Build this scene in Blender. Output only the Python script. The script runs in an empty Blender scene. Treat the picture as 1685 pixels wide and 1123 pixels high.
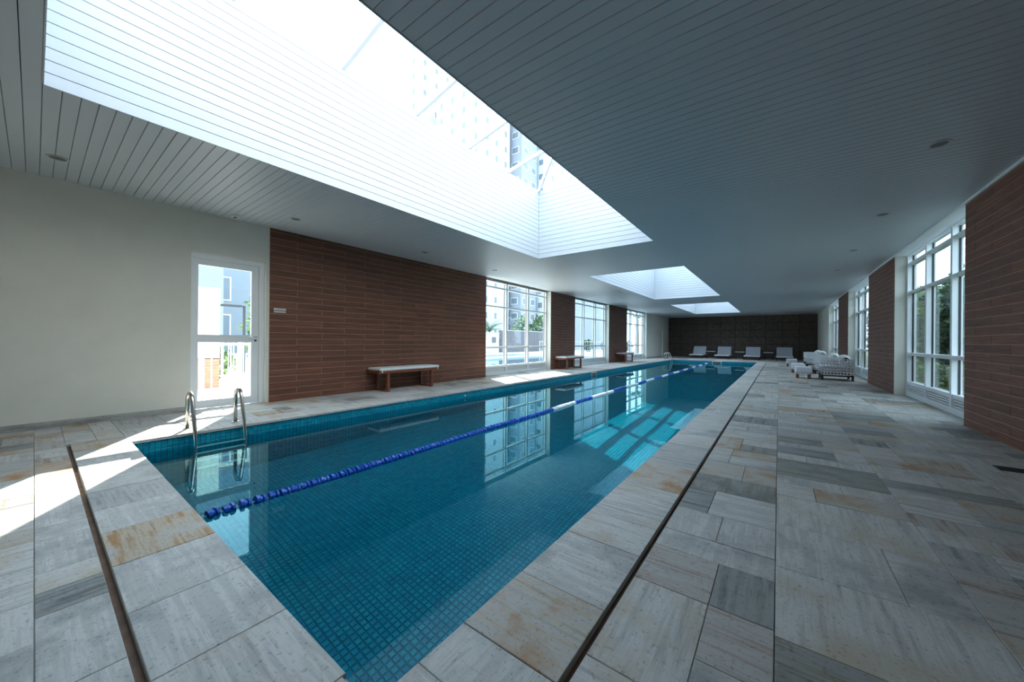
import bpy, math, random
from mathutils import Vector, Matrix
random.seed(7)
S = bpy.context.scene
COL = S.collection

# ------------------------------------------------------------------ camera
CAM_H, FPX, YAW, PITCH, ROLL = 1.1466, 587.4158, 0.6415, -0.0002, 0.0082
fwd = Vector((-math.sin(YAW) * math.cos(PITCH), math.cos(YAW) * math.cos(PITCH), math.sin(PITCH)))
rgt0 = Vector((math.cos(YAW), math.sin(YAW), 0)); up0 = rgt0.cross(fwd)
rgt = rgt0 * math.cos(ROLL) + up0 * math.sin(ROLL); upv = -rgt0 * math.sin(ROLL) + up0 * math.cos(ROLL)
cd = bpy.data.cameras.new('camera'); cam = bpy.data.objects.new('camera', cd); COL.objects.link(cam)
cam.matrix_world = Matrix(((rgt.x, upv.x, -fwd.x, 0), (rgt.y, upv.y, -fwd.y, 0), (rgt.z, upv.z, -fwd.z, CAM_H), (0, 0, 0, 1)))
cd.sensor_width = 36; cd.lens = FPX / 1685 * 36; cd.clip_start = 0.02; cd.clip_end = 500
S.camera = cam
def px(p):
    d = Vector(p) - Vector((0, 0, CAM_H)); w = d.dot(fwd)
    if w < 0.05: return None
    return 842.5 + FPX * d.dot(rgt) / w, 561.5 - FPX * d.dot(upv) / w, w

# ------------------------------------------------------------------ world, sun, exposure
SKY, SUN_E, EXPO = 3.0, 17.0, 0.92
w = bpy.data.worlds.new('sky'); S.world = w; w.use_nodes = True
bg = w.node_tree.nodes['Background']; bg.inputs[0].default_value = (0.63, 0.81, 1.0, 1); bg.inputs[1].default_value = SKY
sd = bpy.data.lights.new('sun', 'SUN'); sun = bpy.data.objects.new('sun', sd); COL.objects.link(sun)
sd.energy = SUN_E; sd.angle = math.radians(0.53); sd.color = (1.0, 0.93, 0.82)
sdir = Vector((1.0, -0.61, -0.475))            # travel direction of the sunlight
sun.rotation_euler = sdir.to_track_quat('-Z', 'Y').to_euler()
sd.cycles.is_caustics_light = True
S.view_settings.view_transform = 'Standard'; S.view_settings.look = 'None'
S.view_settings.exposure = EXPO; S.view_settings.gamma = 1; S.view_settings.use_curve_mapping = False
S.cycles.max_bounces = 10; S.cycles.diffuse_bounces = 5; S.cycles.glossy_bounces = 4
S.cycles.transmission_bounces = 6; S.cycles.transparent_max_bounces = 12
S.cycles.caustics_refractive = True; S.cycles.caustics_reflective = False
S.cycles.sample_clamp_indirect = 8; S.cycles.use_denoising = True

# ------------------------------------------------------------------ layout numbers
XL, XR, ZC = -7.38, 2.102, 3.162
PL, PR, PN, PF = -5.719, -1.006, 0.635, 25.64
WZ, PZ = -0.16, -1.55
Y0, Y1 = -2.6, 31.8
SKX0, SKX1 = -4.70, -2.00
SKY_Y = [(0.03, 7.34), (10.21, 17.51), (20.49, 27.81)]
ZT = 4.80

# ------------------------------------------------------------------ materials
M = {}
def nt(name):
    m = bpy.data.materials.new(name); m.use_nodes = True; M[name] = m
    return m, m.node_tree, m.node_tree.nodes['Principled BSDF']
def N(t, typ, **kw):
    n = t.nodes.new(typ)
    for k, v in kw.items(): setattr(n, k, v)
    return n
def ramp(t, stops):
    r = N(t, 'ShaderNodeValToRGB'); e = r.color_ramp.elements
    while len(e) < len(stops): e.new(0.5)
    for i, (p, c) in enumerate(stops): e[i].position = p; e[i].color = (*c, 1)
    return r
def rgbmix(t, a, b, f, mode='MIX'):
    n = N(t, 'ShaderNodeMix', data_type='RGBA', blend_type=mode)
    for i, v in ((0, f), (6, a), (7, b)):
        if hasattr(v, 'is_linked') or isinstance(v, bpy.types.NodeSocket): t.links.new(v, n.inputs[i])
        else: n.inputs[i].default_value = (*v, 1) if isinstance(v, tuple) else v
    return n.outputs[2]
def coords(t, scale, rand=True):
    g = N(t, 'ShaderNodeNewGeometry'); mp = N(t, 'ShaderNodeMapping'); mp.inputs['Scale'].default_value = scale
    t.links.new(g.outputs['Position'], mp.inputs['Vector'])
    if rand:
        o = N(t, 'ShaderNodeObjectInfo'); k = N(t, 'ShaderNodeMath', operation='MULTIPLY'); k.inputs[1].default_value = 37.0
        t.links.new(o.outputs['Random'], k.inputs[0]); cx = N(t, 'ShaderNodeCombineXYZ')
        for i in range(3): t.links.new(k.outputs[0], cx.inputs[i])
        t.links.new(cx.outputs[0], mp.inputs['Location'])
    return mp.outputs['Vector']
def noise(t, vec, scale=1.0, detail=4, rough=0.6):
    n = N(t, 'ShaderNodeTexNoise'); n.inputs['Scale'].default_value = scale; n.inputs['Detail'].default_value = detail
    n.inputs['Roughness'].default_value = rough; t.links.new(vec, n.inputs['Vector']); return n.outputs['Fac']
def plain(name, col, rough=0.5, metal=0.0, var=0.0, scale=6.0, spec=0.5):
    m, t, b = nt(name); b.inputs['Roughness'].default_value = rough; b.inputs['Metallic'].default_value = metal
    b.inputs['Specular IOR Level'].default_value = spec
    if var:
        f = noise(t, coords(t, (1, 1, 1), False), scale)
        r = ramp(t, [(0.3, tuple(c * (1 - var) for c in col)), (0.7, tuple(min(1, c * (1 + var)) for c in col))])
        t.links.new(f, r.inputs[0]); t.links.new(r.outputs[0], b.inputs['Base Color'])
    else: b.inputs['Base Color'].default_value = (*col, 1)
    return m
def stone(name, a, b_, c, along):
    m, t, b = nt(name); b.inputs['Roughness'].default_value = 0.62; b.inputs['Specular IOR Level'].default_value = 0.35
    sc = (1.5, 22, 10) if along == 'x' else (22, 1.5, 10)
    v1 = coords(t, sc); v2 = coords(t, (3.5, 3.5, 3.5)); v3 = coords(t, (60, 60, 60))
    f1 = noise(t, v1, 1.0, 6, .65); f2 = noise(t, v2, 1.0, 5, .6); f3 = noise(t, v3, 1.0, 2)
    r1 = ramp(t, [(0.34, tuple(k * .74 for k in a)), (0.42, a), (0.54, b_), (0.70, tuple(k * .85 for k in a))]); t.links.new(f1, r1.inputs[0])
    r2 = ramp(t, [(0.48, (0, 0, 0)), (0.68, (1, 1, 1))]); t.links.new(f2, r2.inputs[0])
    mx = rgbmix(t, r1.outputs[0], c, r2.outputs[0])
    r3 = ramp(t, [(0.30, (.45, .45, .45)), (0.42, (1, 1, 1))]); t.links.new(f3, r3.inputs[0])
    out = rgbmix(t, mx, r3.outputs[0], 0.6, 'MULTIPLY'); t.links.new(out, b.inputs['Base Color'])
    bp = N(t, 'ShaderNodeBump'); bp.inputs['Strength'].default_value = 0.5; bp.inputs['Distance'].default_value = 0.004
    t.links.new(f1, bp.inputs['Height']); t.links.new(bp.outputs[0], b.inputs['Normal'])
    return m
PALE = (.47, .45, .42); WHITE = (.60, .575, .54); GREY = (.33, .325, .31); BEIGE = (.48, .41, .32)
RUST = (.40, .22, .10); DARK = (.19, .19, .18); OLIVE = (.25, .23, .17); PINK = (.39, .30, .25)
STONES = []
for al in 'xy':
    for nm, a, b_, c, wt in [('pale', WHITE, PALE, GREY, 5), ('light', PALE, WHITE, BEIGE, 5), ('grey', GREY, PALE, PALE, 3),
                             ('beige', BEIGE, PALE, RUST, 2), ('pink', PINK, PALE, PALE, 1.6), ('rust', RUST, BEIGE, PALE, .8),
                             ('dark', DARK, GREY, GREY, 1.0), ('olive', OLIVE, GREY, DARK, .9)]:
        stone('stone_%s_%s' % (nm, al), a, b_, c, al); STONES.append(('stone_%s_%s' % (nm, al), wt))
COPING = [('stone_pale_x', 4), ('stone_light_x', 4), ('stone_pale_y', 2), ('stone_grey_x', 1), ('stone_beige_x', .5)]
def pick(lst):
    return random.choices([a for a, _ in lst], [b for _, b in lst])[0]
plain('grout', (.40, .38, .35), .9); plain('drain_brown', (.16, .095, .065), .8, var=.3, scale=9)
plain('cream', (.72, .70, .62), .85, var=.03, scale=3); plain('soft_white', (.80, .82, .82), .6)
plain('board_white', (.56, .585, .615), .45);
plain('groove', (.20, .21, .22), .8); plain('frame_white', (.82, .84, .85), .35); plain('gasket', (.03, .035, .04), .6)
plain('steel', (.62, .60, .56), .22, 1.0); plain('black', (.015, .015, .018), .5)
plain('float_blue', (.004, .085, .46), .35); plain('float_white', (.80, .82, .85), .4); plain('cable', (.5, .55, .6), .4)
plain('plastic_white', (.80, .80, .78), .45); plain('weave_white', (.70, .70, .72), .6); plain('slate_fabric', (.50, .52, .57), .8)
plain('terrace', (.62, .60, .56), .8, var=.08, scale=2); plain('facade_white', (.50, .53, .55), .8); plain('facade_grey', (.27, .29, .33), .8)
plain('facade_blue', (.22, .25, .28), .8); plain('facade_dark', (.15, .18, .21), .3); plain('granite', (.13, .12, .13), .7, var=.35, scale=14); plain('out_brick', (.42, .17, .11), .8, var=.2, scale=8)
plain('leaf_dark', (.035, .085, .03), .55, var=.4, scale=5); plain('leaf_light', (.16, .24, .05), .55, var=.3, scale=5)
plain('leaf_palm', (.07, .13, .06), .45, var=.3); plain('bark', (.16, .11, .07), .9, var=.3, scale=12)
plain('soil', (.10, .12, .06), .9, var=.3, scale=3); plain('grille', (.55, .55, .54), .5); plain('lamp_inner', (.10, .11, .11), .4)
plain('sign_grey', (.5, .5, .5), .5)
def planks(name, base, dark):
    m, t, b = nt(name); b.inputs['Roughness'].default_value = 0.55; b.inputs['Specular IOR Level'].default_value = .3
    f = noise(t, coords(t, (30, 2.2, 70)), 1.0, 5, .65); r = ramp(t, [(0.32, dark), (0.55, base), (0.75, tuple(min(1, c * 1.35) for c in base))])
    t.links.new(f, r.inputs[0]); o = N(t, 'ShaderNodeObjectInfo'); r2 = ramp(t, [(0, (.78, .78, .78)), (1, (1.12, 1.1, 1.08))])
    t.links.new(o.outputs['Random'], r2.inputs[0]); t.links.new(rgbmix(t, r.outputs[0], r2.outputs[0], 1.0, 'MULTIPLY'), b.inputs['Base Color'])
planks('plank_brown', (.205, .084, .052), (.10, .040, .026)); plain('plank_grout', (.52, .37, .28), .9);
def brickwall(name):
    m, t, b = nt(name); b.inputs['Roughness'].default_value = .6
    g = N(t, 'ShaderNodeNewGeometry'); sx = N(t, 'ShaderNodeSeparateXYZ'); cx = N(t, 'ShaderNodeCombineXYZ')
    t.links.new(g.outputs['Position'], sx.inputs[0]); t.links.new(sx.outputs[1], cx.inputs[0]); t.links.new(sx.outputs[2], cx.inputs[1])
    bt = N(t, 'ShaderNodeTexBrick'); bt.inputs['Scale'].default_value = 1; bt.inputs['Brick Width'].default_value = .93; bt.inputs['Row Height'].default_value = .115
    bt.inputs['Mortar Size'].default_value = .003; bt.inputs['Color1'].default_value = (.185, .076, .048, 1); bt.inputs['Color2'].default_value = (.150, .061, .039, 1)
    bt.inputs['Mortar'].default_value = (.46, .32, .24, 1); t.links.new(cx.outputs[0], bt.inputs['Vector'])
    f = noise(t, coords(t, (30, 2.2, 70), False), 1.0, 4); r = ramp(t, [(.3, (.6, .6, .6)), (.7, (1.2, 1.2, 1.2))]); t.links.new(f, r.inputs[0])
    t.links.new(rgbmix(t, bt.outputs[0], r.outputs[0], 1.0, 'MULTIPLY'), b.inputs['Base Color'])
brickwall('plank_far')
plain('panel_dark', (.088, .058, .044), .6, var=.45, scale=7)
plain('wood_red', (.20, .055, .022), .4, var=.35, scale=16); plain('wood_dark', (.05, .022, .014), .45)
def pooltile(name, a, b_, c):
    m, t, b = nt(name); b.inputs['Roughness'].default_value = .25
    wn = N(t, 'ShaderNodeTexWhiteNoise', noise_dimensions='3D'); g = N(t, 'ShaderNodeNewGeometry'); sn = N(t, 'ShaderNodeVectorMath', operation='SNAP')
    sn.inputs[1].default_value = (.05, .05, .05); t.links.new(g.outputs['Position'], sn.inputs[0]); t.links.new(sn.outputs[0], wn.inputs['Vector'])
    r = ramp(t, [(0, a), (.5, b_), (1, c)]); t.links.new(wn.outputs['Value'], r.inputs[0]); t.links.new(r.outputs[0], b.inputs['Base Color'])
pooltile('pool_tile', (.002, .20, .31), (.003, .265, .37), (.006, .32, .41)); plain('pool_grout', (.02, .14, .17), .8)
def glassy(name, tint, ior, extra=0.0):
    m, t, b = nt(name); t.nodes.remove(b); o = t.nodes['Material Output']
    tr = N(t, 'ShaderNodeBsdfTransparent'); tr.inputs[0].default_value = (*tint, 1); gl = N(t, 'ShaderNodeBsdfGlossy'); gl.inputs['Roughness'].default_value = 0.0
    lw = N(t, 'ShaderNodeLayerWeight'); lw.inputs[0].default_value = .5; mx = N(t, 'ShaderNodeMixShader')
    pw = N(t, 'ShaderNodeMath', operation='POWER'); pw.inputs[1].default_value = 5.0; t.links.new(lw.outputs['Facing'], pw.inputs[0])
    fr = N(t, 'ShaderNodeMath', operation='MULTIPLY_ADD'); fr.inputs[1].default_value = .9; fr.inputs[2].default_value = extra; t.links.new(pw.outputs[0], fr.inputs[0])
    t.links.new(fr.outputs[0], mx.inputs[0]); t.links.new(tr.outputs[0], mx.inputs[1]); t.links.new(gl.outputs[0], mx.inputs[2]); t.links.new(mx.outputs[0], o.inputs[0])
glassy('pane', (.93, .965, .96), 1.45, .03)
def water(name):
    m, t, b = nt(name); t.nodes.remove(b); o = t.nodes['Material Output']
    g = N(t, 'ShaderNodeBsdfGlass'); g.inputs['IOR'].default_value = 1.33; g.inputs['Roughness'].default_value = 0.0; g.inputs['Color'].default_value = (.55, .93, .98, 1)
    bp = N(t, 'ShaderNodeBump'); bp.inputs['Strength'].default_value = .008; bp.inputs['Distance'].default_value = .05
    t.links.new(noise(t, coords(t, (1.3, 1.3, 1.3), False), 1.0, 2), bp.inputs['Height']); t.links.new(bp.outputs[0], g.inputs['Normal'])
    t.links.new(g.outputs[0], o.inputs[0])
water('pool_water')
m_, t_, b_ = nt('outdoor_water'); b_.inputs['Base Color'].default_value = (.008, .11, .16, 1); b_.inputs['Roughness'].default_value = .03

# ------------------------------------------------------------------ geometry helpers
def slab(a0, a1, b0, b1, h0, h1, ch=0.0):
    """open-bottomed block with chamfered top, local (a, b, h)"""
    c = ch; v = [(a0, b0, h0), (a1, b0, h0), (a1, b1, h0), (a0, b1, h0)]
    if c:
        v += [(a0, b0, h1 - c), (a1, b0, h1 - c), (a1, b1, h1 - c), (a0, b1, h1 - c)]
        v += [(a0 + c, b0 + c, h1), (a1 - c, b0 + c, h1), (a1 - c, b1 - c, h1), (a0 + c, b1 - c, h1)]
        f = [(8, 9, 10, 11)]
        for k in (0, 4): f += [(k + i, k + (i + 1) % 4, k + 4 + (i + 1) % 4, k + 4 + i) for i in range(4)]
    else:
        v += [(a0, b0, h1), (a1, b0, h1), (a1, b1, h1), (a0, b1, h1)]
        f = [(4, 5, 6, 7)] + [(i, (i + 1) % 4, 4 + (i + 1) % 4, 4 + i) for i in range(4)]
    return v, f
AX = {'+z': lambda a, b, h: (a, b, h), '-z': lambda a, b, h: (a, b, -h), '+x': lambda a, b, h: (h, a, b), '-x': lambda a, b, h: (-h, a, b),
      '-y': lambda a, b, h: (a, -h, b), '+y': lambda a, b, h: (a, h, b)}
FLIP = {'-z': 1, '-x': 1, '+y': 1, '+z': 0, '+x': 0, '-y': 0}
class MB:
    def __init__(s): s.v = []; s.f = []; s.m = []; s.mats = []
    def mi(s, mat):
        if mat not in s.mats: s.mats.append(mat)
        return s.mats.index(mat)
    def add(s, v, f, mat, ax='+z'):
        k = len(s.v); fn = AX[ax]; s.v += [fn(*p) for p in v]; i = s.mi(mat)
        for q in f: s.f.append(tuple(k + j for j in (reversed(q) if FLIP[ax] else q))); s.m.append(i)
        return s
    def box(s, x0, x1, y0, y1, z0, z1, mat):
        x0, x1 = sorted((x0, x1)); y0, y1 = sorted((y0, y1)); z0, z1 = sorted((z0, z1))
        v = [(x, y, z) for z in (z0, z1) for y in (y0, y1) for x in (x0, x1)]
        return s.add(v, [(0, 2, 3, 1), (4, 5, 7, 6), (0, 1, 5, 4), (2, 6, 7, 3), (0, 4, 6, 2), (1, 3, 7, 5)], mat)
    def bevbox(s, x0, x1, y0, y1, z0, z1, c, mat):
        """box with chamfered edges"""
        def ring(z, i): return [(x0 + i, y0, z), (x1 - i, y0, z), (x1, y0 + i, z), (x1, y1 - i, z), (x1 - i, y1, z), (x0 + i, y1, z), (x0, y1 - i, z), (x0, y0 + i, z)]
        def ring2(z): 
            e = c; return [(x0 + e, y0 + e, z), (x1 - e, y0 + e, z), (x1 - e, y0 + e, z), (x1 - e, y1 - e, z), (x1 - e, y1 - e, z), (x0 + e, y1 - e, z), (x0 + e, y1 - e, z), (x0 + e, y0 + e, z)]
        v = ring2(z0) + ring(z0 + c, c) + ring(z1 - c, c) + ring2(z1)
        f = [tuple(range(7, -1, -1)), tuple(range(24, 32))]
        for k in (0, 8, 16): f += [(k + i, k + (i + 1) % 8, k + 8 + (i + 1) % 8, k + 8 + i) for i in range(8)]
        return s.add(v, f, mat)
    def quad(s, pts, mat): return s.add(pts, [tuple(range(len(pts)))], mat)
    def tube(s, pts, r, mat, n=10, closed=False, caps=True):
        pts = [Vector(p) for p in pts]; k0 = len(s.v); i0 = s.mi(mat); L = len(pts); ref = None
        for i, p in enumerate(pts):
            d = (pts[min(i + 1, L - 1)] - pts[max(i - 1, 0)]).normalized()
            if ref is None: ref = d.orthogonal().normalized()
            ref = (ref - d * ref.dot(d)).normalized(); o = d.cross(ref)
            rr = r[i] if isinstance(r, (list, tuple)) else r
            for j in range(n):
                a = 2 * math.pi * j / n; s.v.append(tuple(p + (ref * math.cos(a) + o * math.sin(a)) * rr))
        for i in range(L - 1):
            for j in range(n):
                s.f.append((k0 + i * n + j, k0 + i * n + (j + 1) % n, k0 + (i + 1) * n + (j + 1) % n, k0 + (i + 1) * n + j)); s.m.append(i0)
        if caps:
            s.f.append(tuple(k0 + j for j in range(n - 1, -1, -1))); s.m.append(i0); s.f.append(tuple(k0 + (L - 1) * n + j for j in range(n))); s.m.append(i0)
        return s
    def mesh(s, name):
        me = bpy.data.meshes.new(name); me.from_pydata(s.v, [], s.f)
        for k in s.mats: me.materials.append(M[k])
        if len(s.mats) > 1: me.polygons.foreach_set('material_index', s.m)
        me.update(); return me
    def build(s, name, parent=None, smooth=False, **props):
        me = s.mesh(name)
        if smooth: me.polygons.foreach_set('use_smooth', [True] * len(me.polygons))
        return link(name, me, parent, **props)
def link(name, me, parent=None, loc=(0, 0, 0), rz=0.0, **props):
    o = bpy.data.objects.new(name, me); COL.objects.link(o); o.location = loc; o.rotation_euler = (0, 0, rz)
    if parent is not None: o.parent = parent
    for k, v in props.items(): o[k] = v
    return o
def thing(name, label, category, loc=(0, 0, 0), rz=0.0, group=None, kind=None):
    o = link(name, None, None, loc, rz, label=label, category=category)
    if group: o['group'] = group
    if kind: o['kind'] = kind
    return o
def struct(name, me=None, loc=(0, 0, 0)):
    return link(name, me, None, loc, kind='structure')
def copy_tree(o, parent=None):
    c = o.copy(); COL.objects.link(c); c.parent = parent
    for ch in list(o.children): copy_tree(ch, c)
    return c
def arc(cx, cz, r, a0, a1, n, y):
    return [(cx + r * math.cos(a0 + (a1 - a0) * i / n), y, cz + r * math.sin(a0 + (a1 - a0) * i / n)) for i in range(n + 1)]

# ================================================================== FLOOR
SX0, SX1 = -0.586, -0.560      # drain slot beside the right coping
SY0, SY1 = 0.208, 0.236        # drain slot before the near coping
SXA = -6.10
fb = MB(); BZ = -0.007
for (x0, x1, y0, y1) in [(XL - .5, SXA, Y0, PN), (XL - .5, PL, PN, Y1), (SXA, SX0, SY1, PN), (SXA, SX1, Y0, SY0), (PR, SX0, PN, 26.1), (PL, SX1, PF, Y1), (SX1, XR + .5, Y0, Y1), (SX0, SX1, 26.1, Y1), (SX0, SX1, Y0, SY0)]:
    fb.box(x0, x1, y0, y1, -0.0299, BZ, 'grout')
floor = struct('floor', fb.mesh('floor'))
ch = MB(); ch.box(SX0, SX1, SY0, 26.1, -0.10, -0.028, 'drain_brown'); ch.build('drain_channel', floor, label='narrow brown drain channel')
ch = MB(); ch.box(SXA, SX0, SY0, SY1, -0.10, -0.028, 'drain_brown'); ch.build('drain_channel', floor, label='narrow brown drain channel')
tiles = []
def band(x0, x1, y0, y1, run, lo=.2, hi=.62, split=.55, palette=STONES):
    """random ashlar: courses stacked along `run`, some courses cut in two across"""
    p, e = (y0, y1) if run == 'y' else (x0, x1); q0, q1 = (x0, x1) if run == 'y' else (y0, y1)
    while p < e - 1e-4:
        L = random.choice([.22, .30, .36, .45, .55]); L = max(lo, min(hi, L))
        if e - (p + L) < lo: L = e - p
        cuts = [q0, q1]
        if random.random() < split and q1 - q0 > .4: cuts = [q0, q0 + (q1 - q0) * random.choice([.33, .42, .5, .58, .67]), q1]
        for a, b in zip(cuts, cuts[1:]):
            subs = [(p, p + L)]
            if len(cuts) == 3 and L > .4 and random.random() < .5: k = random.choice([.4, .5, .6]); subs = [(p, p + L * k), (p + L * k, p + L)]
            for s0, s1 in subs:
                r = (a, b, s0, s1) if run == 'y' else (s0, s1, a, b)
                tiles.append((*r, pick(palette)))
        p += L
R4 = [-0.56, -0.005, 0.70, 1.40, XR + .2]
for a, b in zip(R4, R4[1:]): band(a, b, Y0, Y1, 'y')
for a, b in zip([Y0, -1.8, -1.15, -.5, .005], [-1.8, -1.15, -.5, .005, SY0]): band(XL, -0.56, a, b, 'x')
band(XL - .2, SXA, SY0, PN, 'y', split=.9); 
for a, b in ((XL - .2, -6.72), (-6.72, -6.15)): band(a, b, PN, Y1, 'y')
# coping stones
def coping_y(x0, x1, joints):
    for a, b in zip(joints, joints[1:]): tiles.append((x0, x1, a, b, pick(COPING)))
js = [PN, .824, 1.053, 1.46, 1.942, 2.405, 2.913, 3.519, 4.39]
while js[-1] < 26.05 - .6: js.append(js[-1] + random.uniform(.42, .62))
js.append(26.05); coping_y(PR - .015, SX0, js)
js = [PN]
while js[-1] < 26.05 - .6: js.append(js[-1] + random.uniform(.45, .8))
js.append(26.05); coping_y(-6.15, PL + .015, js)
jx = [SXA, -5.6, -5.03, -4.5, -4.05, -3.6, -3.16, -2.66, -2.159, -1.673, -1.185, -.80, SX0]
for i, (a, b) in enumerate(zip(jx, jx[1:])):
    tiles.append((a, b, SY1, PN + .015 if b < PR + .2 else PN, 'stone_rust_x' if i == 6 else pick(COPING)))
for k in range(9): tiles.append((PL + .52 * k, PL + .52 * (k + 1), PF - .015, 26.05, pick(COPING)))
band(-6.15, SX1, 26.05, 27.4, 'x'); band(-6.15, SX1, 27.4, 28.8, 'x'); band(-6.15, SX1, 28.8, 30.2, 'x'); band(-6.15, SX1, 30.2, Y1, 'x')
def psize(t):
    x0, x1, y0, y1 = t[:4]; P = [px((x, y, 0)) for x in (x0, x1) for y in (y0, y1)]
    if any(p is None for p in P): return 0
    us = [p[0] for p in P]; vs = [p[1] for p in P]
    if max(us) < 0 or min(us) > 1685 or min(vs) > 1123: return 0
    return (x1 - x0) * (y1 - y0) / (sum(p[2] for p in P) / 4) ** 3
order = sorted(range(len(tiles)), key=lambda i: -psize(tiles[i])); near = set(order[:300])
rest = MB()
for i, (x0, x1, y0, y1, mat) in enumerate(tiles):
    z = random.uniform(-.0015, .001); g = .0016
    v, f = slab(x0 + g, x1 - g, y0 + g, y1 - g, -.02 if mat.startswith('stone') else -.02, z, .0022)
    if i in near: MB().add(v, f, mat).build('stone_tile', floor)
    else: rest.add(v, f, mat)
rest.build('stone_tiles', floor, kind='stuff')
# lip under the coping at the pool edge
lip = MB()
lip.box(PL - .02, PR + .02, PN - .02, PN + .013, -.03, -.021, 'stone_light_x'); lip.box(PL - .02, PL + .013, PN, PF, -.03, -.021, 'stone_light_x')
lip.box(PR - .013, PR + .02, PN, PF, -.03, -.021, 'stone_light_x'); lip.box(PL, PR, PF - .013, PF + .02, -.03, -.021, 'stone_light_x'); lip.build('coping_edge', floor)

# ================================================================== POOL
pb = MB(); G = .006
pb.box(PL - .3, PR + .3, PN - .3, PF + .3, PZ - .3, PZ - G, 'pool_grout')
pb.box(PL - .3, PL - G, PN - .3, PF + .3, PZ - .1, -.0301, 'pool_grout'); pb.box(PR + G, PR + .3, PN - .3, PF + .3, PZ - .1, -.0301, 'pool_grout')
pb.box(PL - .01, PR + .01, PN - .3, PN - G, PZ - .1, -.0301, 'pool_grout'); pb.box(PL - .01, PR + .01, PF + G, PF + .3, PZ - .1, -.0301, 'pool_grout')
pool = struct('pool_basin', pb.mesh('pool_basin'))
T, JG = .05, .0022
pt = MB(); ntile = []
def tilegrid(a0, a1, b0, b1, h, ax, pt):
    na = int(round((a1 - a0) / T)); nb = int(round((b1 - b0) / T)); ta = (a1 - a0) / na; tb = (b1 - b0) / nb
    fn = AX[ax]; fl = FLIP[ax]; V = pt.v; Fc = pt.f; mi = pt.mi('pool_tile')
    for i in range(na):
        p0 = a0 + i * ta + JG; p1 = p0 + ta - 2 * JG
        for j in range(nb):
            q0 = b0 + j * tb + JG; q1 = q0 + tb - 2 * JG; k = len(V)
            if ax == '+z' and (-2.9 < p0 < -1.55) and PN + .05 <= q0 < PN + .6 and len(ntile) < 300:
                ntile.append((p0, p1, q0, q1)); continue
            c = .004
            V.extend((fn(p0, q0, h - .004), fn(p1, q0, h - .004), fn(p1, q1, h - .004), fn(p0, q1, h - .004), fn(p0 + c, q0 + c, h), fn(p1 - c, q0 + c, h), fn(p1 - c, q1 - c, h), fn(p0 + c, q1 - c, h)))
            for q in ((4, 5, 6, 7), (0, 1, 5, 4), (1, 2, 6, 5), (2, 3, 7, 6), (3, 0, 4, 7)):
                Fc.append(tuple(k + r for r in (reversed(q) if fl else q))); pt.m.append(mi)
tilegrid(PL, PR, PN, PF, PZ, '+z', pt)
tilegrid(PN, PF, PZ, -.03, PL, '+x', pt); tilegrid(PL, PR, PZ, -.03, -PF, '-y', pt)
tilegrid(PN, PF, PZ, -.03, -PR, '-x', pt); tilegrid(PL, PR, PZ, -.03, PN, '+y', pt)
pts_ = pt.build('mosaic_tiles', pool, kind='stuff')
tm = None
for (p0, p1, q0, q1) in ntile:
    v, f = slab(-(p1 - p0) / 2, (p1 - p0) / 2, -(q1 - q0) / 2, (q1 - q0) / 2, -.005, 0, .003)
    if tm is None: tm = MB().add(v, f, 'pool_tile').mesh('mosaic_tile')
    o = link('mosaic_tile', tm, pool, ((p0 + p1) / 2, (q0 + q1) / 2, PZ)); o.cycles.is_caustics_receiver = True
pts_.cycles.is_caustics_receiver = True; pool.cycles.is_caustics_receiver = True
wm = MB(); wm.quad([(PL - .004, PN - .004, WZ), (PR + .004, PN - .004, WZ), (PR + .004, PF + .004, WZ), (PL - .004, PF + .004, WZ)], 'pool_water')
wat = wm.build('pool_water', smooth=True, label='still clear turquoise water filling the indoor swimming pool', category='water', kind='stuff')
wat.cycles.is_caustics_caster = True
def fitting(x, y, z, wx, wy, h, label, name='pool_skimmer'):
    o = thing(name, label, 'pool fitting', (x, y, z))
    m = MB(); t = .025
    if wy > wx:
        for s in (-1, 1): m.box(0, .014, s * wy / 2, s * (wy / 2 - t), -h / 2, h / 2, 'plastic_white'); m.box(0, .014, -wy / 2, wy / 2, s * h / 2, s * (h / 2 - t), 'plastic_white')
        b = MB(); b.box(.001, .006, -wy / 2 + t, wy / 2 - t, -h / 2 + t, h / 2 - t, 'lamp_inner')
    else:
        for s in (-1, 1): m.box(s * wx / 2, s * (wx / 2 - t), -.014, 0, -h / 2, h / 2, 'plastic_white'); m.box(-wx / 2, wx / 2, -.014, 0, s * h / 2, s * (h / 2 - t), 'plastic_white')
        b = MB(); b.box(-wx / 2 + t, wx / 2 - t, -.006, -.001, -h / 2 + t, h / 2 - t, 'lamp_inner')
    m.build('frame', o); b.build('flap', o)
fitting(PL + .001, 12.96, -.13, 0, .46, .19, 'white square skimmer frame in the left pool wall')
fitting(-3.10, PF - .001, -.13, .5, 0, .19, 'white rectangular skimmer frame in the far pool wall')
m = MB(); m.tube([(PL - .001, 5.88, -.105), (PL + .012, 5.88, -.105)], .018, 'plastic_white', 12); m.build('inlet_nozzle', label='tiny round white inlet on the left pool wall near the first bench', category='pool fitting')

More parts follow.
